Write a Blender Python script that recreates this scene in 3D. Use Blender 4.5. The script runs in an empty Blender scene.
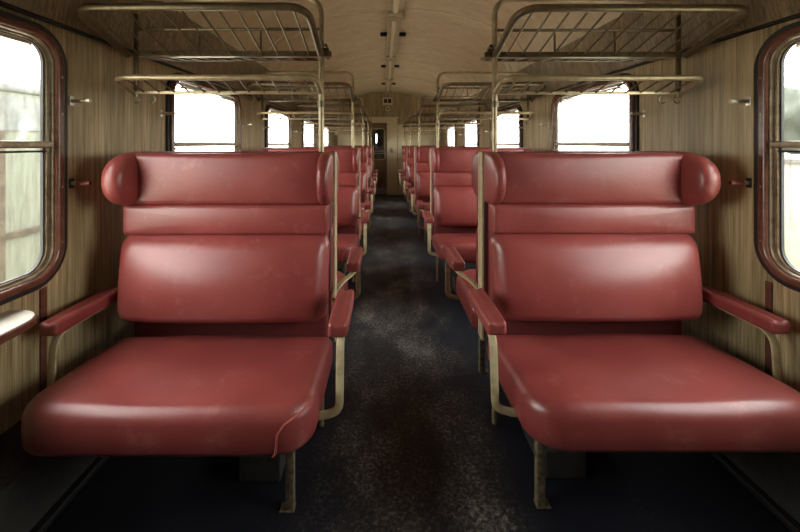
import bpy, bmesh, math, random
from mathutils import Vector, Matrix
random.seed(7)
PI = math.pi
scn = bpy.context.scene
COL = scn.collection

# ------------------------------------------------------------------ constants
PITCH = 1.85
CX = 0.118                       # centre line of the coach
WL, WR = -1.255, 1.49            # inner wall faces
END = 9.77
START = -3.68
LC, RC = -0.675, 0.91            # bench centre lines

# ------------------------------------------------------------------ materials
def new_mat(name):
    m = bpy.data.materials.new(name); m.use_nodes = True
    nt = m.node_tree; b = nt.nodes['Principled BSDF']
    return m, nt, b
def coords(nt, scale=(1,1,1), kind='Object'):
    tc = nt.nodes.new('ShaderNodeTexCoord'); mp = nt.nodes.new('ShaderNodeMapping')
    mp.inputs['Scale'].default_value = scale
    nt.links.new(tc.outputs[kind], mp.inputs['Vector']); return mp.outputs['Vector']
def noise(nt, vec, scale, detail=4, rough=.55):
    n = nt.nodes.new('ShaderNodeTexNoise'); n.inputs['Scale'].default_value = scale
    n.inputs['Detail'].default_value = detail; n.inputs['Roughness'].default_value = rough
    nt.links.new(vec, n.inputs['Vector']); return n.outputs['Fac']
def ramp(nt, fac, stops):
    r = nt.nodes.new('ShaderNodeValToRGB'); e = r.color_ramp.elements
    while len(e) < len(stops): e.new(.5)
    for el, (p, c) in zip(e, stops):
        el.position = p; el.color = tuple(c) + (1,) if len(c) == 3 else c
    nt.links.new(fac, r.inputs['Fac']); return r.outputs['Color']
def bump(nt, b, fac, strength, dist=.002):
    bp = nt.nodes.new('ShaderNodeBump'); bp.inputs['Strength'].default_value = strength
    bp.inputs['Distance'].default_value = dist
    nt.links.new(fac, bp.inputs['Height']); nt.links.new(bp.outputs['Normal'], b.inputs['Normal'])
def mixc(nt, fac, a, c):
    m = nt.nodes.new('ShaderNodeMix'); m.data_type = 'RGBA'
    if hasattr(fac, 'links') or hasattr(fac, 'is_linked'): nt.links.new(fac, m.inputs[0])
    else: m.inputs[0].default_value = fac
    for k, v in ((6, a), (7, c)):
        if isinstance(v, tuple): m.inputs[k].default_value = v + (1,)
        else: nt.links.new(v, m.inputs[k])
    return m.outputs[2]

def mat_leather(name, dark, light, rough=(.27, .44)):
    m, nt, b = new_mat(name)
    v = coords(nt)
    big = noise(nt, v, 5, 5)
    fine = noise(nt, v, 160, 3)
    scuff = ramp(nt, noise(nt, v, 11, 9, .72), [(.56, (0,0,0)), (.76, (1,1,1))])
    c = ramp(nt, big, [(.3, dark), (.7, light)])
    sc = nt.nodes.new('ShaderNodeMath'); sc.operation = 'MULTIPLY'; sc.inputs[1].default_value = .34
    nt.links.new(scuff, sc.inputs[0])
    c = mixc(nt, sc.outputs[0], c, (.52, .22, .19))
    nt.links.new(c, b.inputs['Base Color'])
    mr = nt.nodes.new('ShaderNodeMapRange'); mr.inputs[3].default_value = rough[0]; mr.inputs[4].default_value = rough[1]
    nt.links.new(big, mr.inputs[0]); nt.links.new(mr.outputs[0], b.inputs['Roughness'])
    b.inputs['Specular IOR Level'].default_value = .6
    bump(nt, b, fine, .28, .0015)
    return m
def mat_paint(name, col, col2, rough=.4, metallic=0., scale=30, bstr=.1):
    m, nt, b = new_mat(name)
    v = coords(nt); f = noise(nt, v, scale, 6, .65)
    nt.links.new(ramp(nt, f, [(.35, col2), (.62, col)]), b.inputs['Base Color'])
    b.inputs['Roughness'].default_value = rough; b.inputs['Metallic'].default_value = metallic
    bump(nt, b, f, bstr, .001)
    return m
def mat_wood(name, cols, rough=.42, scale=(38, 38, 1.0)):
    m, nt, b = new_mat(name)
    v = coords(nt, scale)
    f = noise(nt, v, 2.2, 6, .7)
    v2 = coords(nt, (6, 6, .35)); f2 = noise(nt, v2, 1.6, 3)
    c = ramp(nt, f, [(.36, cols[0]), (.5, cols[1]), (.64, cols[2])])
    d = ramp(nt, f2, [(.3, (.62, .60, .58)), (.7, (1, 1, 1))])
    mm = nt.nodes.new('ShaderNodeMix'); mm.data_type = 'RGBA'; mm.blend_type = 'MULTIPLY'; mm.inputs[0].default_value = 1
    nt.links.new(c, mm.inputs[6]); nt.links.new(d, mm.inputs[7])
    nt.links.new(mm.outputs[2], b.inputs['Base Color'])
    b.inputs['Roughness'].default_value = rough
    bump(nt, b, f, .12, .001)
    return m
def mat_plain(name, col, rough=.5, metallic=0.):
    m, nt, b = new_mat(name)
    v = coords(nt); f = noise(nt, v, 18, 4)
    nt.links.new(ramp(nt, f, [(.2, tuple(x*.8 for x in col)), (.8, col)]), b.inputs['Base Color'])
    b.inputs['Roughness'].default_value = rough; b.inputs['Metallic'].default_value = metallic
    return m
def mat_glass(name):
    m, nt, b = new_mat(name)
    out = nt.nodes['Material Output']
    tr = nt.nodes.new('ShaderNodeBsdfTransparent'); tr.inputs[0].default_value = (.95, .96, .94, 1)
    gl = nt.nodes.new('ShaderNodeBsdfGlossy'); gl.inputs['Roughness'].default_value = .03
    df = nt.nodes.new('ShaderNodeBsdfDiffuse'); df.inputs[0].default_value = (.55, .56, .5, 1)
    v = coords(nt, (3, 14, 1.6)); f = noise(nt, v, 2.4, 6, .7)
    dirt = ramp(nt, f, [(.48, (.0, .0, .0)), (.75, (.45, .45, .45))])
    m1 = nt.nodes.new('ShaderNodeMixShader'); nt.links.new(dirt, m1.inputs[0])
    nt.links.new(tr.outputs[0], m1.inputs[1]); nt.links.new(df.outputs[0], m1.inputs[2])
    lw = nt.nodes.new('ShaderNodeLayerWeight'); pw = nt.nodes.new('ShaderNodeMath'); pw.operation = 'POWER'; pw.inputs[1].default_value = 5
    nt.links.new(lw.outputs['Facing'], pw.inputs[0])
    mr = nt.nodes.new('ShaderNodeMapRange'); mr.inputs[3].default_value = .04; mr.inputs[4].default_value = .5
    nt.links.new(pw.outputs[0], mr.inputs[0])
    m2 = nt.nodes.new('ShaderNodeMixShader'); nt.links.new(mr.outputs[0], m2.inputs[0])
    nt.links.new(m1.outputs[0], m2.inputs[1]); nt.links.new(gl.outputs[0], m2.inputs[2])
    nt.links.new(m2.outputs[0], out.inputs['Surface'])
    return m
def mat_floor():
    m, nt, b = new_mat('worn_linoleum')
    v = coords(nt)
    fine = noise(nt, v, 62, 8, .8)
    patch = noise(nt, coords(nt, (1.5, .9, 1)), 2.6, 5, .65)
    pr_ = nt.nodes.new('ShaderNodeMapRange')
    for i_, v_ in zip((1, 2, 3, 4), (.3, .7, .42, .64)): pr_.inputs[i_].default_value = v_
    nt.links.new(patch, pr_.inputs[0]); patch = pr_.outputs[0]
    mul = nt.nodes.new('ShaderNodeMath'); mul.operation = 'MULTIPLY'
    nt.links.new(fine, mul.inputs[0]); nt.links.new(patch, mul.inputs[1])
    # the wear follows the walked strip between the benches
    tc = nt.nodes.new('ShaderNodeTexCoord'); sp = nt.nodes.new('ShaderNodeSeparateXYZ'); nt.links.new(tc.outputs['Object'], sp.inputs[0])
    sb = nt.nodes.new('ShaderNodeMath'); sb.operation = 'SUBTRACT'; sb.inputs[1].default_value = .118; nt.links.new(sp.outputs[0], sb.inputs[0])
    ab = nt.nodes.new('ShaderNodeMath'); ab.operation = 'ABSOLUTE'; nt.links.new(sb.outputs[0], ab.inputs[0])
    wm = nt.nodes.new('ShaderNodeMapRange'); wm.interpolation_type = 'SMOOTHSTEP'
    for i_, v_ in zip((1, 2, 3, 4), (.22, .55, 1., .74)): wm.inputs[i_].default_value = v_
    nt.links.new(ab.outputs[0], wm.inputs[0])
    mul2 = nt.nodes.new('ShaderNodeMath'); mul2.operation = 'MULTIPLY'
    nt.links.new(mul.outputs[0], mul2.inputs[0]); nt.links.new(wm.outputs[0], mul2.inputs[1]); mul = mul2
    c = ramp(nt, mul.outputs[0], [(.23, (.009, .010, .016)), (.285, (.045, .042, .038)), (.38, (.30, .275, .235))])
    nt.links.new(c, b.inputs['Base Color'])
    mr = nt.nodes.new('ShaderNodeMapRange'); mr.inputs[3].default_value = .38; mr.inputs[4].default_value = .7
    nt.links.new(fine, mr.inputs[0]); nt.links.new(mr.outputs[0], b.inputs['Roughness'])
    b.inputs['Specular IOR Level'].default_value = .3
    bump(nt, b, fine, .35, .003)
    return m
def mat_ceiling():
    m, nt, b = new_mat('ceiling_paint')
    v = coords(nt, (.8, 2.2, 1)); f = noise(nt, v, 1.6, 2, .4)
    g = noise(nt, coords(nt), 9, 5)
    nt.links.new(ramp(nt, g, [(.3, (.54, .44, .28)), (.7, (.64, .53, .35))]), b.inputs['Base Color'])
    b.inputs['Roughness'].default_value = .36
    bump(nt, b, f, 1., .13)
    return m
def mat_wagon():
    m, nt, b = new_mat('faded_mint_paint')
    v = coords(nt, (1, 1, .35)); f = noise(nt, v, 3.5, 7, .7)
    g = noise(nt, coords(nt, (1, 6, .4)), 3, 5, .7)
    base = ramp(nt, g, [(.3, (.100, .118, .088)), (.65, (.145, .160, .126))])
    r = ramp(nt, f, [(.62, (0,0,0)), (.72, (1,1,1))])
    nt.links.new(mixc(nt, r, base, (.045, .03, .017)), b.inputs['Base Color'])
    b.inputs['Roughness'].default_value = .6
    return m
def mat_ground():
    m, nt, b = new_mat('field_and_ballast')
    tc = nt.nodes.new('ShaderNodeTexCoord'); sp = nt.nodes.new('ShaderNodeSeparateXYZ')
    nt.links.new(tc.outputs['Object'], sp.inputs[0])
    n = noise(nt, coords(nt, (1, .15, 1)), .8, 6, .7)
    ma = nt.nodes.new('ShaderNodeMath'); ma.operation = 'MULTIPLY_ADD'; ma.inputs[1].default_value = 3.0
    nt.links.new(n, ma.inputs[0]); nt.links.new(sp.outputs[0], ma.inputs[2])
    mr = nt.nodes.new('ShaderNodeMapRange'); mr.inputs[1].default_value = 0; mr.inputs[2].default_value = 60
    nt.links.new(ma.outputs[0], mr.inputs[0])
    c = ramp(nt, mr.outputs[0], [(.04, (.46, .42, .34)), (.085, (.46, .42, .34)), (.12, (.055, .070, .025)), (.22, (.055, .068, .028)), (.27, (.070, .060, .042))])  # ballast paleness added to bounce daylight up onto the ceiling
    e = ramp(nt, n, [(.35, (.7, .7, .7)), (.6, (1.1, 1.1, 1.1))])
    mm = nt.nodes.new('ShaderNodeMix'); mm.data_type = 'RGBA'; mm.blend_type = 'MULTIPLY'; mm.inputs[0].default_value = 1
    nt.links.new(c, mm.inputs[6]); nt.links.new(e, mm.inputs[7])
    nt.links.new(mm.outputs[2], b.inputs['Base Color']); b.inputs['Roughness'].default_value = .9
    return m

M = dict(
    leather=mat_leather('red_leather', (.192, .034, .031), (.262, .052, .046)),
    leather_arm=mat_leather('red_arm_leather', (.19, .034, .031), (.26, .052, .046), (.34, .46)),
    board=mat_plain('dark_red_board', (.16, .028, .026), .55),
    piping=mat_plain('red_piping', (.42, .09, .08), .4),
    cream=mat_paint('cream_painted_steel', (.52, .44, .27), (.38, .31, .17), .38),
    rusty=mat_paint('chipped_shaded_leg_steel', (.22, .18, .11), (.07, .045, .027), .5, 0, 45, .3),  # chipped rusty paint, with the dimness under the seats put into its colour
    rack=mat_paint('shaded_rack_enamel', (.19, .15, .085), (.13, .10, .053), .3, .45),  # same enamel as the lower rail, upper-zone shade put into the colour
    racklit=mat_paint('lit_rack_enamel', (.46, .375, .22), (.33, .26, .145), .3, .35),  # same enamel, window light on pole and lower rail put into the colour
    wall=mat_wood('grey_oak_laminate', ((.26, .195, .09), (.48, .385, .205), (.66, .55, .33))),
    cornice=mat_wood('shaded_oak_laminate', ((.15, .11, .05), (.27, .205, .105), (.38, .31, .17))),  # wall laminate darkened, upper-corner vignette painted into the colour
    endwall=mat_wood('end_oak_laminate', ((.26, .195, .09), (.48, .385, .205), (.66, .55, .33))),
    endcream=mat_paint('cream_end_panel', (.80, .71, .47), (.74, .65, .42), .45, 0, 12, .05),
    browntrim=mat_paint('red_brown_enamel', (.16, .068, .044), (.105, .042, .027), .24),
    black=mat_plain('black_rubber', (.016, .014, .014), .55),
    sash=mat_paint('dull_brass_sash', (.36, .30, .20), (.20, .155, .095), .34, .6),
    glass=mat_glass('dusty_window_glass'),
    floor=mat_floor(), ceil=mat_ceiling(),
    seam=mat_paint('pale_ceiling_strip', (.80, .68, .50), (.70, .58, .42), .4),
    lamp=mat_paint('aged_lamp_enamel', (.50, .44, .29), (.36, .29, .17), .4, 0, 16),
    tube=mat_paint('milky_lamp_cover', (.66, .58, .38), (.58, .50, .31), .3, 0, 10, .02),
    heater=mat_paint('grey_heater_cover', (.075, .072, .066), (.05, .048, .045), .5),
    undergrey=mat_paint('dark_underseat_steel', (.05, .048, .044), (.03, .028, .026), .5),
    steel=mat_plain('polished_steel', (.72, .68, .58), .3, .6),
    redgrip=mat_plain('red_brown_grip', (.23, .06, .04), .35),
    white=mat_paint('cream_white_laminate', (.50, .47, .40), (.45, .42, .36), .35, 0, 25, .03),
    door=mat_wood('brown_door_veneer', ((.17, .11, .055), (.28, .19, .10), (.38, .27, .15))),
    dark=mat_plain('dark_vestibule', (.22, .17, .11), .6),
    kick=mat_plain('brushed_kick_plate', (.42, .40, .36), .35, .6),
    wagon=mat_wagon(), rust=mat_paint('rusted_rib', (.075, .065, .042), (.035, .022, .013), .7, 0, 9),
    wagongrey=mat_paint('grey_weathered_band', (.15, .16, .15), (.09, .10, .10), .6, 0, 6),
    ground=mat_ground(), leaf=mat_plain('hazed_foliage', (.055, .065, .05), .8), bark=mat_plain('bark', (.10, .07, .05), .9),  # haze over the distant trees is put into the leaf colour
)

# ------------------------------------------------------------------ object helpers
def link(name, bm, mat, parent=None, smooth=True, loc=None, bevel=None, auto=35):
    bmesh.ops.recalc_face_normals(bm, faces=bm.faces[:])
    me = bpy.data.meshes.new(name); bm.to_mesh(me); bm.free()
    o = bpy.data.objects.new(name, me); COL.objects.link(o)
    me.materials.append(mat)
    if smooth:
        for p in me.polygons: p.use_smooth = True
        me.set_sharp_from_angle(angle=math.radians(auto))
    if parent is not None: o.parent = parent
    if loc is not None: o.location = loc
    if bevel:
        md = o.modifiers.new('bevel', 'BEVEL'); md.width = bevel; md.segments = 2; md.limit_method = 'ANGLE'
    return o
def thing(name, label, cat, loc=(0,0,0), rotz=0., group=None):
    o = bpy.data.objects.new(name, None); COL.objects.link(o)
    o.empty_display_size = .1
    o.location = loc; o.rotation_euler = (0, 0, rotz)
    return tag(o, label, cat, group)
def tag(o, label, cat, group=None):
    o['label'] = label; o['category'] = cat
    if group: o['group'] = group
    return o
def struct(o):
    o['kind'] = 'structure'; return o
KIDS = {}
def copy_tree(o, parent=None):
    c = o.copy(); COL.objects.link(c)
    if parent is not None: c.parent = parent
    for ch in [x for x in o.children]: copy_tree(ch, c)
    return c

def add_box(bm, x0, x1, y0, y1, z0, z1):
    vs = [bm.verts.new((x, y, z)) for x in (x0, x1) for y in (y0, y1) for z in (z0, z1)]
    for f in ((0,1,3,2), (4,6,7,5), (0,4,5,1), (2,3,7,6), (0,2,6,4), (1,5,7,3)):
        bm.faces.new([vs[i] for i in f])
def box_bm(*a):
    bm = bmesh.new(); add_box(bm, *a); return bm
def frames(pts):
    T = []
    n = len(pts)
    for i in range(n):
        a = pts[max(i-1, 0)]; b = pts[min(i+1, n-1)]
        T.append((b-a).normalized())
    return T
def add_sweep(bm, pts, section, ref=None, cap=True):
    """sweep a closed 2-D section along 3-D points with a parallel-transported frame"""
    pts = [Vector(p) for p in pts]; T = frames(pts)
    u = Vector(ref) if ref else (Vector((0,0,1)) if abs(T[0].z) < .9 else Vector((1,0,0)))
    u = (u - T[0]*u.dot(T[0])).normalized()
    rings = []
    for i, p in enumerate(pts):
        if i:
            q = T[i-1].rotation_difference(T[i]); u = q @ u
            u = (u - T[i]*u.dot(T[i])).normalized()
        w = T[i].cross(u)
        rings.append([bm.verts.new(p + u*a + w*b) for a, b in section])
    k = len(section)
    for r0, r1 in zip(rings, rings[1:]):
        for j in range(k):
            bm.faces.new((r0[j], r0[(j+1) % k], r1[(j+1) % k], r1[j]))
    if cap:
        bm.faces.new(rings[0][::-1]); bm.faces.new(rings[-1])
def circ(r, n=12): return [(r*math.cos(2*PI*i/n), r*math.sin(2*PI*i/n)) for i in range(n)]
def rect(a, b): return [(-a/2, -b/2), (a/2, -b/2), (a/2, b/2), (-a/2, b/2)]
def rrect2(a, b, r, n=4):
    out = []
    for cx, cy, a0 in ((a/2-r, b/2-r, 0), (-a/2+r, b/2-r, 90), (-a/2+r, -b/2+r, 180), (a/2-r, -b/2+r, 270)):
        for i in range(n+1):
            t = math.radians(a0 + 90*i/n); out.append((cx + r*math.cos(t), cy + r*math.sin(t)))
    return out
def fillet(pts, r, n=6):
    pts = [Vector(p) for p in pts]; out = [pts[0]]
    for i in range(1, len(pts)-1):
        p = pts[i]; a = pts[i-1]-p; b = pts[i+1]-p
        rr = min(r, a.length*.48, b.length*.48)
        pa = p + a.normalized()*rr; pb = p + b.normalized()*rr
        for k in range(n+1):
            t = k/n
            out.append(pa*(1-t)**2 + p*2*t*(1-t) + pb*t*t)
    out.append(pts[-1]); return out
def tube_bm(pts, r, n=12):
    bm = bmesh.new(); add_sweep(bm, pts, circ(r, n)); return bm
def axis_list(s, r, n_in, n_c=5):
    c = [s - r + r*math.tan(PI/4*(i/n_c)) for i in range(n_c+1)]
    inner = [-(s-r) + 2*(s-r)*i/n_in for i in range(1, n_in)]
    return [-x for x in c[::-1]] + inner + c
def rounded_box(sx, sy, sz, r, n=(8, 5, 5), deform=None, centre=(0,0,0)):
    """closed box of half sizes with rounded edges, dense enough to be deformed into a cushion"""
    bm = bmesh.new(); S = (sx, sy, sz); A = [axis_list(S[i], min(r, S[i]*.98), n[i]) for i in range(3)]
    cache = {}
    def vert(p):
        key = tuple(round(c, 6) for c in p)
        if key in cache: return cache[key]
        v = Vector(p); rr = [min(r, S[i]*.98) for i in range(3)]
        q = Vector([max(-(S[i]-rr[i]), min(S[i]-rr[i], v[i])) for i in range(3)])
        d = v - q
        if d.length > 1e-9:
            e = Vector([d[i]/rr[i] for i in range(3)]); m = max(abs(x) for x in e); e = e.normalized()*m
            v = q + Vector([e[i]*rr[i] for i in range(3)])
        if deform: v = deform(v)
        cache[key] = bm.verts.new(v + Vector(centre)); return cache[key]
    for ax in range(3):
        o1, o2 = [(1, 2), (2, 0), (0, 1)][ax]
        for s in (-1, 1):
            for i in range(len(A[o1])-1):
                for j in range(len(A[o2])-1):
                    q = []
                    for a, b in ((i, j), (i+1, j), (i+1, j+1), (i, j+1)):
                        p = [0, 0, 0]; p[ax] = s*S[ax]; p[o1] = A[o1][a]; p[o2] = A[o2][b]; q.append(vert(p))
                    try: bm.faces.new(q)
                    except ValueError: pass
    return bm
def pillow(bm, loop, axis, h, r, deform=None, nl=5, rings=(.94, .85, .72, .56, .38, .2), dome=0.):
    """closed cushion: loop(inset) -> 2-D outline; rim of radius r, half thickness h along the third axis"""
    def P(ab, c):
        p = {'z': (ab[0], ab[1], c), 'x': (c, ab[0], ab[1]), 'y': (ab[0], c, ab[1])}[axis]
        v = Vector(p); return bm.verts.new(deform(v) if deform else v)
    L = []
    for i in range(-nl, nl+1):
        t = PI/2*i/nl
        L.append([P(q, (h-r)*(1 if i > 0 else -1 if i < 0 else 0) + r*math.sin(t)) for q in loop(r*(1-math.cos(t)))])
    base = loop(r); n = len(base)
    cx = sum(q[0] for q in base)/n; cy = sum(q[1] for q in base)/n
    def cap(sgn):
        prev = L[-1] if sgn > 0 else L[0]
        for s in rings:
            cur = [P((cx+(a-cx)*s, cy+(b-cy)*s), sgn*(h + dome*(1-s*s))) for a, b in base]
            for k in range(n): bm.faces.new((prev[k], prev[(k+1) % n], cur[(k+1) % n], cur[k]))
            prev = cur
        c = P((cx, cy), sgn*(h+dome))
        for k in range(n): bm.faces.new((prev[k], prev[(k+1) % n], c))
    for a, b in zip(L, L[1:]):
        for k in range(n): bm.faces.new((a[k], a[(k+1) % n], b[(k+1) % n], b[k]))
    cap(1); cap(-1)
def rr_loop(hw, hh, r, n=8):
    out = []
    for cx, cy, a0 in ((hw-r, hh-r, 0), (-hw+r, hh-r, 90), (-hw+r, -hh+r, 180), (hw-r, -hh+r, 270)):
        for i in range(n+1):
            t = math.radians(a0 + 90*i/n); out.append((cx + r*math.cos(t), cy + r*math.sin(t)))
    return out
def add_ring(bm, inner, outer, x0, x1, put):
    """annular prism between two loops of equal length; put(x, a, b) -> coordinate"""
    n = len(inner)
    L = [[bm.verts.new(put(x, a, b)) for a, b in lp] for lp in (inner, outer) for x in (x0, x1)]
    i0, i1, o0, o1 = L
    for k in range(n):
        j = (k+1) % n
        bm.faces.new((i1[k], i1[j], o1[j], o1[k])); bm.faces.new((i0[k], o0[k], o0[j], i0[j]))
        bm.faces.new((i0[k], i0[j], i1[j], i1[k])); bm.faces.new((o0[k], o1[k], o1[j], o0[j]))
def add_holed(bm, a0, a1, b0, b1, hole, ca, cb, put, reveal=0.):
    """rectangle with a rounded hole, plus the hole's reveal"""
    dense = []
    for (a, b), (c, d) in zip(hole, hole[1:]+hole[:1]):
        m = 12 if math.hypot(c-a, d-b) > .08 else 1
        for i in range(m): dense.append((a+(c-a)*i/m, b+(d-b)*i/m))
    hole = dense; outer = []
    for a, b in hole:
        ta = ((a1-ca)/a if a > 0 else (a0-ca)/a) if abs(a) > 1e-9 else 1e9
        tb = ((b1-cb)/b if b > 0 else (b0-cb)/b) if abs(b) > 1e-9 else 1e9
        t = min(ta, tb); outer.append((ca + a*t, cb + b*t, ta < tb))
    n = len(hole)
    iv = [bm.verts.new(put(0, ca+a, cb+b)) for a, b in hole]
    ov = [bm.verts.new(put(0, a, b)) for a, b, _ in outer]
    for k in range(n):
        j = (k+1) % n
        if outer[k][2] != outer[j][2]:
            aa = outer[k][0] if outer[k][2] else outer[j][0]
            bb = outer[j][1] if outer[k][2] else outer[k][1]
            c = bm.verts.new(put(0, aa, bb)); bm.faces.new((iv[k], iv[j], ov[j], c, ov[k]))
        else: bm.faces.new((iv[k], iv[j], ov[j], ov[k]))
    if reveal:
        rv = [bm.verts.new(put(-reveal, ca+a, cb+b)) for a, b in hole]
        for k in range(n):
            j = (k+1) % n; bm.faces.new((iv[k], rv[k], rv[j], iv[j]))

# ------------------------------------------------------------------ room shell
struct(link('floor', box_bm(WL-.05, WR+.05, START, END+1.4, -.06, 0), M['floor'], smooth=False))
WIN_H, WIN_HW, WIN_HH = 1.255, .53, .455
WOFF = {'left': .935, 'right': .953}
def build_wall(side):
    x = WL if side == 'left' else WR
    s = 1 if side == 'left' else -1
    put = lambda d, a, b: (x + s*d, a, b)
    bm = bmesh.new(); hole = rr_loop(WIN_HW, WIN_HH, .11)
    off = WOFF[side]; y = START
    vs = [bm.verts.new(put(0, a, b)) for a, b in ((START, 0), (off-.925, 0), (off-.925, 1.80), (START, 1.80))]; bm.faces.new(vs)  # windowless stretch behind the camera, unseen, left blank to darken the foreground
    for k in range(0, 5):
        c = off + PITCH*k
        add_holed(bm, c-.925, c+.925, 0, 1.80, hole, c, WIN_H, put, .012)
    e = off + PITCH*4 + .925
    vs = [bm.verts.new(put(0, a, b)) for a, b in ((e, 0), (END, 0), (END, 1.80), (e, 1.80))]; bm.faces.new(vs)
    struct(link('wall_'+side, bm, M['wall'], smooth=False))
    # cornice panel above the moulding, standing a little proud and leaning in
    sx = CX - s*1.31
    bm = bmesh.new()
    P = [(x, 1.755), (x+s*.022, 1.765), (x+s*.03, 1.80), (sx+s*.02, 2.06), (sx-s*.3, 2.08), (x-s*.02, 1.755)]
    ends = [[bm.verts.new((a, yy, b)) for a, b in P] for yy in (START, END)]
    n = len(P)
    for i in range(n): bm.faces.new((ends[0][i], ends[0][(i+1) % n], ends[1][(i+1) % n], ends[1][i]))
    struct(link('trim_1' if side == 'left' else 'trim_2', bm, M['cornice'], smooth=False))
    bm = bmesh.new(); add_sweep(bm, [(x+s*.012, START, 1.757), (x+s*.012, END, 1.757)], rrect2(.014, .018, .004))
    struct(link('trim_3' if side == 'left' else 'trim_4', bm, M['black']))
    # heater cover along the foot of the wall
    bm = bmesh.new()
    P = [(x, 0), (x+s*.095, 0), (x+s*.095, .225), (x+s*.085, .235)]
    for i in range(9):                                        # ribbed grille leaning back to the wall
        t = i/9; P += [(x+s*(.085-.075*t), .235+.10*t), (x+s*(.085-.075*t-.006), .235+.10*t+.001), (x+s*(.085-.075*(t+.11)), .235+.10*t+.002)]
    P += [(x, .345)]
    ends = [[bm.verts.new((a, yy, b)) for a, b in P] for yy in (START, END-.02)]
    n = len(P)
    for i in range(n): bm.faces.new((ends[0][i], ends[0][(i+1) % n], ends[1][(i+1) % n], ends[1][i]))
    struct(link('baseboard_'+side, bm, M['heater'], smooth=False))
    bm = bmesh.new(); add_box(bm, *(sorted((x+s*.09, x+s*.125))), START, END-.03, 0, .03)
    struct(link('trim_5' if side == 'left' else 'trim_6', bm, M['black'], smooth=False, bevel=.008))
    # red-brown joint strips under the windows
    for k in range(0, 4):
        yy = (1.41 if side == 'left' else 1.475) + PITCH*k
        bm = bmesh.new(); add_box(bm, *(sorted((x, x+s*.008))), yy-.013, yy+.013, .345, .77)
        struct(link('trim_%d' % (7 + k + (0 if side == 'left' else 4)), bm, M['browntrim'], smooth=False, bevel=.003))
for s_ in ('left', 'right'): build_wall(s_)

# vaulted ceiling
PROF = [(-1.31, 2.045), (-1.25, 2.18), (-1.17, 2.285), (-1.06, 2.375), (-.90, 2.455), (-.72, 2.52), (-.5, 2.575), (-.25, 2.605), (0, 2.615)]
PROF = PROF + [(-a, b) for a, b in PROF[-2::-1]]
def ceil_h(x):
    x -= CX
    for (a, b), (c, d) in zip(PROF, PROF[1:]):
        if a <= x <= c: return b + (d-b)*(x-a)/(c-a)
    return 2.045
bm = bmesh.new(); ny = 60; rows = []
for i in range(ny+1):
    y = START + (END-START)*i/ny
    rows.append([bm.verts.new((CX+a, y, b)) for a, b in PROF])
for r0, r1 in zip(rows, rows[1:]):
    for j in range(len(PROF)-1): bm.faces.new((r0[j], r0[j+1], r1[j+1], r1[j]))
struct(link('ceiling', bm, M['ceil'], auto=60))
for i, y in enumerate((1.85, 3.72, 5.55, 7.42)):
    bm = bmesh.new(); add_sweep(bm, [(CX+a*.998, y, b-.004) for a, b in PROF], rect(.008, .022), ref=(0, 0, 1))
    struct(link('trim_%d' % (20+i), bm, M['seam'], auto=60))

# end wall with the doorway, and the wall behind
DX0, DX1, DH = -.45, .10, 1.84
def arch_wall(name, y, mat, door=False):
    bm = bmesh.new()
    xs = sorted(set([WL-.05, WR+.05] + [CX+a for a, _ in PROF] + ([DX0, DX1] if door else [])))
    for a, b in zip(xs, xs[1:]):
        lo = DH if door and a >= DX0-1e-6 and b <= DX1+1e-6 else 0
        vs = [bm.verts.new(p) for p in ((a, y, lo), (b, y, lo), (b, y, max(ceil_h(b), 2.045)+.02), (a, y, max(ceil_h(a), 2.045)+.02))]
        bm.faces.new(vs)
    bmesh.ops.remove_doubles(bm, verts=bm.verts[:], dist=1e-4)
    return struct(link(name, bm, mat, smooth=False))
arch_wall('wall_far', END, M['endwall'], True)
arch_wall('wall_back', START, M['endwall'])
# cream panels on the end wall below the lintel
bm = bmesh.new(); add_box(bm, .135, .36, END-.02, END, 0, 1.95); add_box(bm, .375, WR-.10, END-.012, END, 0, 1.80)
add_box(bm, WL+.10, DX0-.06, END-.012, END, 0, 1.80)
struct(link('trim_24', bm, M['endcream'], smooth=False, bevel=.003))
bm = bmesh.new(); add_box(bm, DX0-.05, .40, END-.035, END, 1.955, 1.99)
add_box(bm, DX1, .135, END-.03, END, 0, 1.955); add_box(bm, DX0-.045, DX0, END-.03, END, 0, 1.955); add_box(bm, DX0, DX1, END-.02, END, 1.84, 1.955)
struct(link('trim_25', bm, M['endcream'], smooth=False, bevel=.004))
# vestibule behind the door
vy0, vy1 = END-.005, END+1.35
bm = bmesh.new()
for f in (((-.7, vy0, 0), (-.7, vy1, 0), (-.7, vy1, 2.1), (-.7, vy0, 2.1)), ((.35, vy0, 0), (.35, vy1, 0), (.35, vy1, 2.1), (.35, vy0, 2.1)),
          ((-.7, vy0, 2.1), (.35, vy0, 2.1), (.35, vy1, 2.1), (-.7, vy1, 2.1))):
    bm.faces.new([bm.verts.new(p) for p in f])
add_holed(bm, -.7, .35, 0, 2.1, rr_loop(.016, .13, .012), -.19, 1.46, lambda d, a, b: (a, vy1-d, b), .02)
struct(link('wall_vestibule', bm, M['dark'], smooth=False))
# sliding door
bm = bmesh.new(); yd = END+.03
hole = rr_loop(.165, .39, .06)
for yy in (yd, yd+.035):
    add_holed(bm, DX0, DX1, .0, DH, hole, -.13, 1.30, lambda d, a, b: (a, yy, b))
n_ = len(hole)
iv = [[bm.verts.new((-.13+a, yy, 1.30+b)) for a, b in hole] for yy in (yd+.001, yd+.034)]
for k in range(n_): bm.faces.new((iv[0][k], iv[0][(k+1) % n_], iv[1][(k+1) % n_], iv[1][k]))
door = struct(link('door_1', bm, M['door'], smooth=False))
bm = bmesh.new(); add_ring(bm, rr_loop(.158, .383, .055), rr_loop(.185, .41, .075), -.015, .015, lambda d, a, b: (-.13+a, yd+d, 1.30+b))
link('window_frame', bm, M['cream'], door, bevel=.003)
bm = bmesh.new(); add_box(bm, -.29, .03, yd+.012, yd+.018, .91, 1.69); link('pane', bm, M['glass'], door, smooth=False)
bm = bmesh.new()
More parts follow.
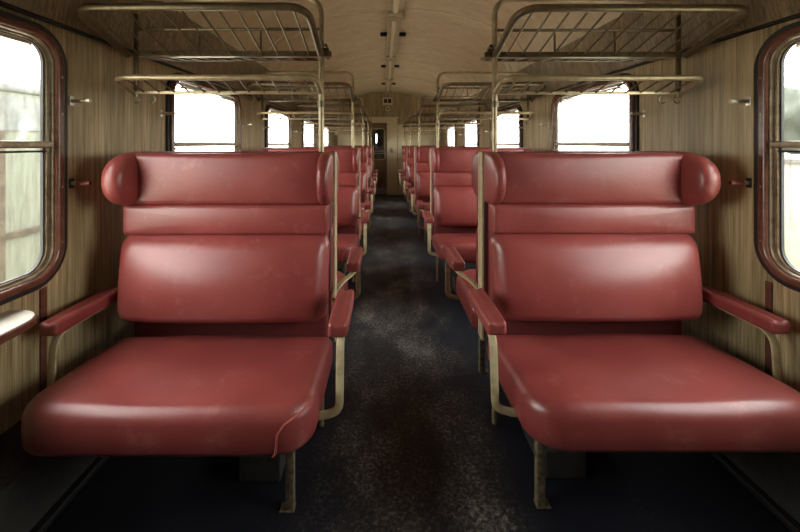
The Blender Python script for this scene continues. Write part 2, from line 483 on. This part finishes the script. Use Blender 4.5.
for h in (1.06, 1.12): add_sweep(bm, [(-.29, yd-.01, h), (.03, yd-.01, h)], circ(.008, 8))
link('guard_bar', bm, M['steel'], door)
link('kick_plate', box_bm(DX0+.02, DX1-.01, yd-.006, yd, .02, .18), M['kick'], door, smooth=False)
link('door_handle', rounded_box(.012, .02, .07, .01, (2, 2, 3), None, (.06, yd-.02, 1.0)), M['steel'], door)

# notice frame, round lamp and switch on the end wall
t = thing('display_box', 'small cream framed box with two dark panes above the far door', 'sign box', (CX, END, 2.375))
bm = bmesh.new(); add_box(bm, -.125, .125, -.05, -.002, -.105, .105); link('case', bm, M['endcream'], t, bevel=.01)
for sx in (-1, 1): link('dark_pane', box_bm(sx*.05-.042, sx*.05+.042, -.056, -.048, -.035, .07), M['black'], t, smooth=False)
link('shelf_lip', box_bm(-.13, .13, -.07, -.002, -.115, -.085), M['cream'], t, smooth=False, bevel=.005)
t = thing('wall_speaker', 'small round cream fitting under the display box on the end wall', 'wall fitting', (CX, END, 2.19))
bm = bmesh.new(); add_sweep(bm, [(0, -.002, 0), (0, -.03, 0)], circ(.055, 20)); link('rim', bm, M['endcream'], t, bevel=.006)
bm = bmesh.new(); add_sweep(bm, [(0, -.028, 0), (0, -.036, 0)], circ(.024, 16)); link('dark_centre', bm, M['black'], t)
t = thing('switch_plate', 'cream switch plate on the panel right of the far door', 'switch', (.22, END-.02, 1.14))
link('plate', rounded_box(.045, .01, .07, .008, (2, 2, 2), None, (0, -.01, 0)), M['white'], t)
link('toggle', rounded_box(.012, .012, .02, .006, (2, 2, 2), None, (0, -.024, 0)), M['black'], t)

# ------------------------------------------------------------------ windows
def make_window():
    put = lambda d, a, b: (d, a, b)
    bm = bmesh.new()
    add_ring(bm, rr_loop(.514, .436, .095), rr_loop(.550, .464, .125), -.01, .026, put)
    root = link('window_1', bm, M['browntrim'], bevel=.009)
    bm = bmesh.new(); add_ring(bm, rr_loop(.545, .461, .122), rr_loop(.575, .482, .145), -.01, .014, put)
    link('gasket', bm, M['black'], root, bevel=.004)
    bm = bmesh.new(); add_ring(bm, rr_loop(.486, .418, .075), rr_loop(.503, .428, .09), -.012, .004, put)
    add_ring(bm, rr_loop(.505, .430, .09), rr_loop(.516, .438, .097), -.010, .012, put)
    link('sash', bm, M['sash'], root, bevel=.003)
    bm = bmesh.new(); add_ring(bm, rr_loop(.480, .414, .07), rr_loop(.488, .420, .077), -.012, -.001, put)
    link('pane_seal', bm, M['black'], root)
    bm = bmesh.new(); add_sweep(bm, [(.002, -.500, .043), (.002, .500, .043)], rrect2(.026, .034, .006)); link('transom', bm, M['sash'], root)
    bm = bmesh.new(); add_sweep(bm, [(-.002, -.49, .018), (-.002, .49, .018)], rrect2(.008, .014, .003)); link('lower_sash_rail', bm, M['black'], root)
    bm = bmesh.new()
    lp = [(a, b) for a, b in rr_loop(.456, .414, .073)]
    for nm, lo, hi in (('upper_pane', .05, .5), ('lower_pane', -.5, .03)):
        bm = bmesh.new(); add_box(bm, -.010, -.006, -.487, .487, max(lo, -.417), min(hi, .417)); link(nm, bm, M['glass'], root, smooth=False)
    for sy in (-1, 1):
        bm = bmesh.new()
        add_sweep(bm, fillet([(.0, sy*.16, .40), (.022, sy*.16, .398), (.022, sy*.40, .398), (.0, sy*.42, .392)], .02), circ(.007, 8))
        link('pull_handle', bm, M['steel'], root)
    for sy in (-1, 1):
        for z in (-.33, -.12, .16, .30):
            bm = bmesh.new(); add_sweep(bm, [(.022, sy*.532, z), (.0275, sy*.532, z)], circ(.0042, 8)); link('screw', bm, M['sash'], root)
    return struct(root)
w0 = make_window(); first = True; wn = 1
for side in ('left', 'right'):
    for k in range(0, 5):
        o = w0 if first else copy_tree(w0); first = False
        o.name = 'window_%d' % wn; wn += 1
        x = WL if side == 'left' else WR
        o.location = (x, WOFF[side] + PITCH*k, WIN_H); o.rotation_euler = (0, 0, 0 if side == 'left' else PI)
        # sky portal just outside each opening (sampling aid for the daylight only)
        L = bpy.data.lights.new('daylight_portal', 'AREA'); L.shape = 'RECTANGLE'; L.size = .95; L.size_y = 1.1
        L.cycles.is_portal = True
        lo = bpy.data.objects.new('daylight_portal', L); COL.objects.link(lo)
        s = 1 if side == 'left' else -1
        lo.location = (x - s*.10, WOFF[side] + PITCH*k, WIN_H)
        lo.rotation_euler = (0, -s*PI/2, 0)

# ------------------------------------------------------------------ benches
def make_bench(s, name):
    """origin on the floor at the back plane, sitter faces -y, aisle at +x (s=1) or -x (s=-1)"""
    root = bpy.data.objects.new(name, None); COL.objects.link(root); root.empty_display_size = .1
    def mk(nm, bm, mat, parent=root, **kw):
        if s < 0:
            for v in bm.verts: v.co.x = -v.co.x
        return link(nm, bm, mat, parent, **kw)
    # seat cushion: plan with large rounded front corners, raised crest, sagging middle
    A, D0, D1 = .456, .06, .592
    hb = (D1-D0)/2; R = .115; yc = -(D0+hb); rim = .040; hz = .064
    def outline(ins):
        out = []
        w, hh = A-ins, hb-ins
        for sx, sy, rr, a0 in ((1, -1, R, -90), (1, 1, .035, 0), (-1, 1, .035, 90), (-1, -1, R, 180)):
            rr = max(rr-ins*.55, .012)
            for i in range(10):
                t = math.radians(a0 + 10*i); out.append((sx*(w-rr) + rr*math.cos(t), sy*(hh-rr) + rr*math.sin(t)))
        dense = []
        for k in range(len(out)):
            p, q = out[k], out[(k+1) % len(out)]
            m = 10 if k % 10 == 9 else 1
            for j in range(m): dense.append((p[0]+(q[0]-p[0])*j/m, p[1]+(q[1]-p[1])*j/m))
        return dense
    def seat_def(v):
        x, y, z = v
        fy = max(0., min(1., (y + hb)/(2*hb))); front = 1 - fy
        up = max(0, z/hz)
        z2 = z + .026*front*(.4 + .6*up)
        z2 += .018*up*(1-abs(x/A)**4)*math.sin(PI*fy)**.6
        z2 -= .008*up*math.exp(-((x-.05)/.22)**2)*math.exp(-((front-.35)/.3)**2)
        z2 += up*.003*math.sin(9*x+2)*math.sin(7*y)
        return Vector((x + .008, y + yc, z2 + .420))
    bm = bmesh.new(); pillow(bm, outline, 'z', hz, rim, seat_def, 6)
    c = mk('seat_cushion', bm, M['leather'], auto=80)
    if s > 0:
        def rim_pt(along, th):
            ins = rim*(1-math.cos(th)); w, hh = A-ins, hb-ins; rr = max(R-ins*.55, .012)
            if along < 0: x, y = w-rr+along, -hh
            else:
                t = math.radians(-90+along); x, y = (w-rr)+rr*math.cos(t), -(hh-rr)+rr*math.sin(t)
            return seat_def(Vector((x, y, (hz-rim)*(1 if th > 0 else -1)*min(1, abs(th)*4) + rim*math.sin(th))))
        pts = [rim_pt(2+6*i/5, -1.15+1.25*i/5) for i in range(6)]
        pts += [rim_pt(8+66*i/12, .1+.62*math.sin(PI/2*i/12)) for i in range(1, 13)]
        bm = bmesh.new(); add_sweep(bm, pts, circ(.0036, 8)); mk('piping', bm, M['piping'], c)
    mk('seat_base', box_bm(-.41, .40, -.50, -.03, .345, .37), M['board'], smooth=False, bevel=.01)
    # back: board, lumbar bolster, middle roll, head roll
    mk('back_board', rounded_box(.43, .03, .42, .02, (3, 2, 3), None, (0, .008, .825)), M['board'])
    def pad(hx, hz, hy, cr, r, fn, cx, cy, cz, swell=0.):
        def outl(ins):
            rr = max(cr-ins*.5, .006); base = rr_loop(hx-ins, hz-ins, rr, 5); out = []
            for (a, b), (c, d) in zip(base, base[1:]+base[:1]):
                m = max(1, int(math.hypot(c-a, d-b)/.045))
                for i in range(m): out.append((a+(c-a)*i/m, b+(d-b)*i/m))
            return out
        def df(v):
            f = max(0., min(1., -v.y/hy))
            wd = 1 + swell*(math.cos(PI/2*v.z/hz) if v.x < 0 else .3*math.cos(PI/2*v.z/hz))
            return Vector((v.x*wd+cx, v.y+cy-f*fn(v.x/hx, v.z/hz), v.z+cz))
        bm = bmesh.new(); pillow(bm, outl, 'y', hy, r, df, 5, (.97, .92, .85, .76, .66, .55, .43, .31, .19, .09)); return bm
    mk('lumbar_cushion', pad(.440, .184, .055, .055, .052,
       lambda u, w: .060*(1-abs(u)**2.6)*math.cos(PI/2*min(1, abs(w+.10)/1.10))**.8 + .021*(1-w), .004, -.055, .735, .018), M['leather'], auto=80)
    mk('middle_cushion', pad(.436, .064, .045, .012, .018, lambda u, w: .009*(1-w*w)*(1-abs(u)**6), .004, -.045, .977), M['leather'], auto=80)
    mk('head_cushion', pad(.408, .111, .042, .014, .022, lambda u, w: .014*(1-w*w)*(1-abs(u)**6), .008, -.043, 1.149), M['leather'], auto=80)
    mk('top_rail', rounded_box(.43, .022, .010, .006, (3, 2, 2), None, (0, -.008, 1.255)), M['board'])
    # head wings: D-shaped side plates
    def wing(x0, x1, d1, r):
        xc, hx = (x0+x1)/2, (x1-x0)/2; hzz = .117
        def outl(ins):
            out = []; yb, yf = .05-ins, -(d1-ins)
            for i in range(33):
                t = PI/2 - PI*i/32; cc, ss = math.cos(t), math.sin(t)
                e = 2/2.35
                out.append((-.02 + (yf+.02)*abs(cc)**e, (hzz-ins)*(1 if ss > 0 else -1)*abs(ss)**e))
            return out + [(yb, -(hzz-ins)), (yb, 0), (yb, hzz-ins)]
        bm = bmesh.new(); pillow(bm, outl, 'x', hx, r, lambda v: Vector((v.x+xc, v.y, v.z+1.15)), 4, (.85, .6, .3), .004)
        return bm
    mk('head_wing', wing(.402, .450, .165, .021), M['leather'], auto=70)
    mk('head_wing', wing(-.452, -.366, .205, .038), M['leather'], auto=70)
    # edge strips of the back frame
    mk('frame_strip', box_bm(.448, .459, .025, .055, .40, 1.262), M['cream'], smooth=False, bevel=.003)
    mk('frame_strip', box_bm(-.459, -.448, .025, .055, .40, 1.25), M['cream'], smooth=False, bevel=.003)
    # armrests: padded top on a bent flat bar
    for nm, xc, h0, h1, d0, d1, pw in (('armrest', .522, .648, .698, .11, .43, .036), ('wall_armrest', -.485, .632, .682, .03, .39, .036)):
        def arm(v, hw=(d1-d0)/2):
            x, y, z = v
            t = (hw - y)/(2*hw)
            return Vector((x*(1 - .10*abs(2*t-1)**3), y, z - (.006*(1-abs(x)/.036) if z > 0 and abs(x) < .012 else 0)))
        arm_o = mk('armrest', rounded_box(pw, (d1-d0)/2, (h1-h0)/2, .014, (4, 8, 2), arm, (xc, -(d0+d1)/2, (h0+h1)/2)), M['leather_arm'])
        sg = 1 if xc > 0 else -1
        if sg > 0:
            xb = xc; xc = xc+.007
            P = [(.445, .02, .60), (.47, -.03, .625), (xc, -.14, h0-.006), (xc, -d1+.03, h0-.006), (xc, -d1+.005, .405), (xc-.06, -d1+.005, .388), (.42, -d1+.005, .385)]
            pts = fillet(P, .055, 7)
        else:
            P = [(xc, .02, h0-.006), (xc, -d1+.03, h0-.006), (xc, -d1+.015, .40)]
            pts = fillet(P, .06, 7)
        bm = bmesh.new(); add_sweep(bm, pts, rrect2(.009, .027, .003, 2), ref=(0, 0, 1))
        mk('arm_bar', bm, M['cream'], arm_o)
    # legs, foot flange and low box under the seat
    for xl in (.345,):
        bm = bmesh.new(); add_sweep(bm, [(xl, -.345, .0), (xl, -.345, .36)], rrect2(.03, .03, .004, 2), ref=(1, 0, 0))
        lg = mk('leg', bm, M['rusty'])
        mk('foot_flange', box_bm(xl-.035, xl+.017, -.362, -.325, 0, .006), M['rusty'], lg, smooth=False, bevel=.002)
    mk('underseat_box', box_bm(.12, .28, -.24, .03, .0, .11), M['undergrey'], smooth=False, bevel=.006)
    mk('underseat_rail', box_bm(-.40, .36, -.235, -.20, .315, .345), M['rusty'], smooth=False, bevel=.004)
    return root
benchA = make_bench(1, 'train_bench'); benchB = make_bench(-1, 'train_bench')
ORD = ['nearest', 'second', 'third', 'fourth', 'farthest']
used = set()
def put_bench(src, x, y, rz, label):
    o = src if src.name not in used and not src.get('label') else copy_tree(src)
    o.location = (x, y, 0); o.rotation_euler = (0, 0, rz)
    tag(o, label, 'bench', 'red double benches along the aisle')
BY = 1.725; GAP = .12
for k in range(5):
    for side, xc, dy in (('left', LC, -.015), ('right', RC, 0)):
        src = benchA if side == 'left' else benchB
        w = {0: 'red leather bench filling the %s foreground, facing the camera', 1: 'red leather bench %s of the aisle, second one facing the camera',
             2: 'red leather bench %s of the aisle, third one facing the camera', 3: 'red leather bench %s of the aisle, fourth one facing the camera',
             4: 'red leather bench %s of the aisle facing the camera, closest to the end wall'}[k] % side
        put_bench(src, xc, BY + PITCH*k + dy, 0, w)
for k in range(4):
    for side, xc, dy in (('left', LC, -.015), ('right', RC, 0)):
        src = benchB if side == 'left' else benchA
        n_ = ['nearest bench', 'second facing bench', 'third facing bench', 'fourth facing bench'][k]
        put_bench(src, xc, BY + GAP + PITCH*k + dy, PI, 'red leather bench turned away, back to back with the %s on the %s' % (n_, side))

# ------------------------------------------------------------------ luggage racks
def make_rack(s):
    root = bpy.data.objects.new('luggage_rack', None); COL.objects.link(root); root.empty_display_size = .1
    def mk(nm, bm, mat=M['rack'], parent=root, **kw):
        if s < 0:
            for v in bm.verts: v.co.x = -v.co.x
        return link(nm, bm, mat, parent, **kw)
    XP, XW = .39, -.465
    pts = fillet([(XP, 0, 0), (XP, 0, 1.975), (XW, 0, 1.975), (XW, 0, 1.90)], .085, 8)
    mk('pole', tube_bm(pts, .0125, 14), M['racklit'])
    bm = bmesh.new(); add_sweep(bm, [(XP, 0, 1.47), (XP, 0, 1.50)], circ(.0165, 14)); mk('pole_collar', bm)
    bm = bmesh.new(); add_sweep(bm, [(XW, 0, 1.515), (XW, 0, 1.94)], rrect2(.022, .012, .003, 2), ref=(1, 0, 0)); mk('wall_post', bm)
    mk('beam', box_bm(-.476, .437, -.010, .014, 1.702, 1.728), bevel=.003, smooth=False)
    bm = bmesh.new(); add_box(bm, .385, .425, -.012, .014, 1.728, 1.742); add_sweep(bm, [(.412, -.02, 1.752), (.412, .02, 1.752)], circ(.008, 8)); mk('clamp', bm, M['rack'])
    bm = bmesh.new(); add_sweep(bm, [(XP, 0, 1.83), (-.466, 0, 1.83)], circ(.0075, 8)); mk('guard_rail', bm)
    for xs in (.11, -.17): mk('stub', tube_bm([(xs, 0, 1.725), (xs, 0, 1.83)], .005, 8))
    # upper rack towards the sitter
    def shelf(nm, x0, x1, d, h0, h1, r, sy, n, rr):
        pr = fillet([(x1, 0, h0), (x1, -sy*d, h1), (x0, -sy*d, h1), (x0, 0, h0)], .085 if d > .2 else .06, 8)
        bm = bmesh.new(); add_sweep(bm, pr, circ(r, 12)); mk(nm, bm, M['racklit' if nm.startswith('lower') else 'rack'])
        for i in range(n):
            x = x0 + (x1-x0)*(i+.75)/(n+.5)
            mk('rod', tube_bm([(x, 0, h0), (x, -sy*d, h1-r*.3)], rr, 8))
    shelf('front_rail', -.502, .388, .325, 1.712, 1.818, .0155, 1, 12, .0045)
    shelf('rear_rail', -.502, .388, .30, 1.712, 1.757, .009, -1, 12, .004)
    # narrow lower rack
    mk('lower_beam', box_bm(-.476, .39, -.007, .007, 1.530, 1.545), M['racklit'], bevel=.002, smooth=False)
    shelf('lower_front_rail', -.478, .388, .138, 1.538, 1.584, .0125, 1, 12, .0042)
    for xs in (-.46, -.39, .07):
        bm = bmesh.new()
        add_sweep(bm, [(xs, 0, 1.533)] + [(xs + .016*math.sin(a), -.002, 1.506 - .016*(1-math.cos(a)) + .016) for a in [PI*i/8 for i in range(1, 11)]], circ(.0035, 8))
        mk('hook', bm)
    return root
rackA = make_rack(1); rackB = make_rack(-1)
for k in range(5):
    for side, xc, src, dy in (('left', LC, rackA, -.015), ('right', RC, rackB, 0)):
        o = src if k == 0 else copy_tree(src)
        o.location = (xc, BY + GAP/2 + PITCH*k + dy, 0)
        lab = {0: 'large tubular luggage rack over the nearest bench on the %s', 1: 'tubular luggage rack over the second pair of benches on the %s',
               2: 'tubular luggage rack over the third pair of benches on the %s', 3: 'tubular luggage rack over the fourth pair of benches on the %s',
               4: 'tubular luggage rack closest to the end wall on the %s'}[k] % side
        tag(o, lab, 'luggage rack', 'luggage racks over the benches')

# ------------------------------------------------------------------ coat hooks on the walls
def make_hook(grip):
    r = bpy.data.objects.new('coat_hook', None); COL.objects.link(r); r.empty_display_size = .05
    link('base_plate', rounded_box(.004, .011, .02, .003, (2, 2, 2), None, (.002, 0, 0)), M['black'] if grip else M['steel'], r)
    bm = bmesh.new(); add_sweep(bm, [(.004, 0, 0), (.028, 0, 0)], circ(.008, 10)); link('collar', bm, M['steel'], r)
    bm = bmesh.new(); add_sweep(bm, [(.026, 0, 0), (.05, 0, -.001), (.078, 0, .001)], circ(.0085, 10)); link('peg', bm, M['redgrip'] if grip else M['steel'], r)
    return r
hs, hg = make_hook(False), make_hook(True)
usedh = {0: False, 1: False}
def put_hook(grip, side, y, h, label):
    src = hg if grip else hs
    o = copy_tree(src) if usedh[grip] else src
    usedh[grip] = True
    o.location = (WL if side == 'left' else WR, y, h); o.rotation_euler = (0, 0, 0 if side == 'left' else PI)
    tag(o, label, 'coat hook', 'coat hooks beside the windows')
for side in ('left', 'right'):
    c = WOFF[side]
    put_hook(0, side, c+.605, 1.473, 'steel coat hook between the nearest window and rack on the %s wall' % side)
    put_hook(1, side, c+.605, 1.142, 'red-tipped coat hook beside the nearest window on the %s wall' % side)
    for k, nm in ((1, 'second'), (2, 'third'), (3, 'fourth')):
        put_hook(0, side, c+PITCH*k-.62, 1.473, 'steel coat hook on the near side of the %s window on the %s' % (nm, side))
        put_hook(0, side, c+PITCH*k+.64, 1.473, 'steel coat hook on the far side of the %s window on the %s' % (nm, side))
for x, lab in ((-.62, 'steel coat hook on the end wall left of the door'), (.60, 'steel coat hook on the end wall just right of the door'), (.86, 'steel coat hook on the end wall farther right of the door')):
    o = copy_tree(hs); o.location = (x, END-.012, 1.40); o.rotation_euler = (0, 0, -PI/2)
    tag(o, lab, 'coat hook', 'coat hooks on the end wall')

# ------------------------------------------------------------------ ceiling lamps
def make_lamp():
    r = bpy.data.objects.new('ceiling_lamp', None); COL.objects.link(r); r.empty_display_size = .1
    bm = bmesh.new(); add_sweep(bm, [(0, -.90, -.025), (0, .90, -.025)], [(-.03, -.075), (.03, -.075), (.03, .075), (-.03, .055)][::1] if False else rrect2(.06, .14, .012, 3), ref=(0, 0, 1)); link('housing', bm, M['lamp'], r)
    bm = bmesh.new(); add_sweep(bm, [(0, -.80, -.062), (0, .80, -.062)], circ(.026, 14)); link('tube_cover', bm, M['tube'], r)
    for sy in (-1, 1): link('end_cap', rounded_box(.072, .045, .035, .01, (2, 2, 2), None, (0, sy*.865, -.055)), M['lamp'], r)
    for sx in (-1, 1): link('side_clip', rounded_box(.042, .03, .02, .006, (2, 2, 2), None, (sx*.108, -.12, -.018)), M['black'], r)
    return r
lp0 = make_lamp()
for i, (y, lab) in enumerate(((2.79, 'cream ceiling lamp strip nearest the camera at the top edge'), (4.64, 'cream ceiling lamp strip, second along the ceiling'),
                 (6.49, 'cream ceiling lamp strip, third along the ceiling'), (8.34, 'cream ceiling lamp strip ending at the far wall'))):
    o = lp0 if i == 0 else copy_tree(lp0)
    o.location = (CX, y, 2.612); tag(o, lab, 'ceiling lamp', 'lamp strips down the middle of the ceiling')

# ------------------------------------------------------------------ folding wall table at the left window
t = thing('wall_table', 'narrow white wall table with brown edge under the nearest left window', 'table', (WL, .835, .738))
def tabloop(hw, dep, r):
    out = [(0, -hw)]
    for cy, a0 in ((-hw+r, -90), (hw-r, 0)):
        for i in range(9):
            a = math.radians(a0 + 90*i/8); out.append((dep-r + r*math.cos(a), cy + r*math.sin(a)))
    out.append((0, hw)); return out
def slab(loop, z0, z1):
    bm = bmesh.new(); a = [bm.verts.new((x, y, z0)) for x, y in loop]; b = [bm.verts.new((x, y, z1)) for x, y in loop]
    n = len(loop); bm.faces.new(a[::-1]); bm.faces.new(b)
    for i in range(n): bm.faces.new((a[i], a[(i+1) % n], b[(i+1) % n], b[i]))
    return bm
link('edge_band', slab(tabloop(.455, .145, .10), -.022, .002), M['browntrim'], t, bevel=.003)
link('table_top', slab(tabloop(.450, .140, .095), -.005, .006), M['white'], t, bevel=.002)
for sy in (-.3, .3): link('bracket', box_bm(0, .07, sy-.01, sy+.01, -.10, -.02), M['cream'], t, smooth=False, bevel=.003)

# ------------------------------------------------------------------ outside
struct(link('ground', box_bm(-90, 160, -90, 160, -1.25, -1.10), M['ground'], smooth=False))
t = thing('railway_wagon', 'pale mint weathered wagon with rusty ribs outside the nearest left window', 'wagon', (-4.1, 5, -1.10))
link('body', box_bm(-2.2, 0, -1.9, .55, .75, 3.02), M['wagon'], t, smooth=False, bevel=.03)
link('weathered_band', box_bm(-.01, .012, -1.88, .53, 2.55, 2.93), M['wagongrey'], t, smooth=False)
link('roof', rounded_box(1.13, 1.26, .07, .06, (6, 2, 2), lambda v: Vector((v.x, v.y, v.z + .25*(1-(v.x/1.13)**2))), (-1.1, -.675, 3.02)), M['wagongrey'], t)
for y in (-1.8, -.93, .3): link('rib', box_bm(0, .05, y-.045, y+.045, .75, 2.55), M['rust'], t, smooth=False, bevel=.008)
link('side_rail', box_bm(0, .035, -1.85, .5, 1.37, 1.43), M['rust'], t, smooth=False, bevel=.006)
for y in (-1.3, 0):
    bm = bmesh.new(); add_sweep(bm, [(-.2, y, .45), (-.1, y, .45)], circ(.45, 24)); link('wheel', bm, M['rust'], t)
def crown(seed, r):
    rnd = random.Random(seed); bm = bmesh.new(); bmesh.ops.create_icosphere(bm, subdivisions=4, radius=r)
    ph = [(Vector((rnd.uniform(-1, 1), rnd.uniform(-1, 1), rnd.uniform(-1, 1))).normalized(), rnd.uniform(2, 6), rnd.uniform(0, 6)) for _ in range(10)]
    for v in bm.verts:
        d = v.co.normalized(); k = sum(math.sin(f*d.dot(a)*2+p) for a, f, p in ph)/10
        v.co = d*r*(1+.55*k); v.co.z *= .85
    return bm
for i, (x, y, h, lab) in enumerate(((52, 46, 8.5, 'hazy tree across the field, nearest in the right window'), (60, 58, 10, 'tall hazy tree far across the field on the right'), (58, 72, 8, 'low hazy tree at the far end of the field'))):
    t = thing('field_tree', lab, 'tree', (x, y, -1.1))
    bm = bmesh.new(); add_sweep(bm, [(0, 0, 0), (.1, 0, h*.4), (0, .1, h*.7)], circ(.3, 10)); link('trunk', bm, M['bark'], t)
    link('crown', crown(i, h*.55), M['leaf'], t, loc=(0, 0, h*.62), auto=180)

# ------------------------------------------------------------------ daylight
w = bpy.data.worlds.new('overcast'); scn.world = w; w.use_nodes = True
nt = w.node_tree; bg = nt.nodes['Background']
tc = nt.nodes.new('ShaderNodeTexCoord'); sp = nt.nodes.new('ShaderNodeSeparateXYZ'); nt.links.new(tc.outputs['Generated'], sp.inputs[0])
rc = ramp(nt, sp.outputs[2], [(.0, (1.0, .965, .89)), (.5, (.97, .97, .97))])
nt.links.new(rc, bg.inputs['Color']); bg.inputs['Strength'].default_value = 5.0

# ------------------------------------------------------------------ camera and view
cam = bpy.data.cameras.new('camera'); co = bpy.data.objects.new('camera', cam); COL.objects.link(co)
co.location = (0, 0, 1.3); co.rotation_euler = (PI/2, 0, 0)
cam.sensor_width = 36; cam.lens = 383/800*36; cam.shift_x = 17/800; cam.shift_y = -122/800
cam.clip_start = .02; cam.clip_end = 500
scn.camera = co
vs = scn.view_settings; vs.view_transform = 'Standard'; vs.look = 'None'; vs.exposure = 1.5; vs.gamma = 1; vs.use_curve_mapping = False
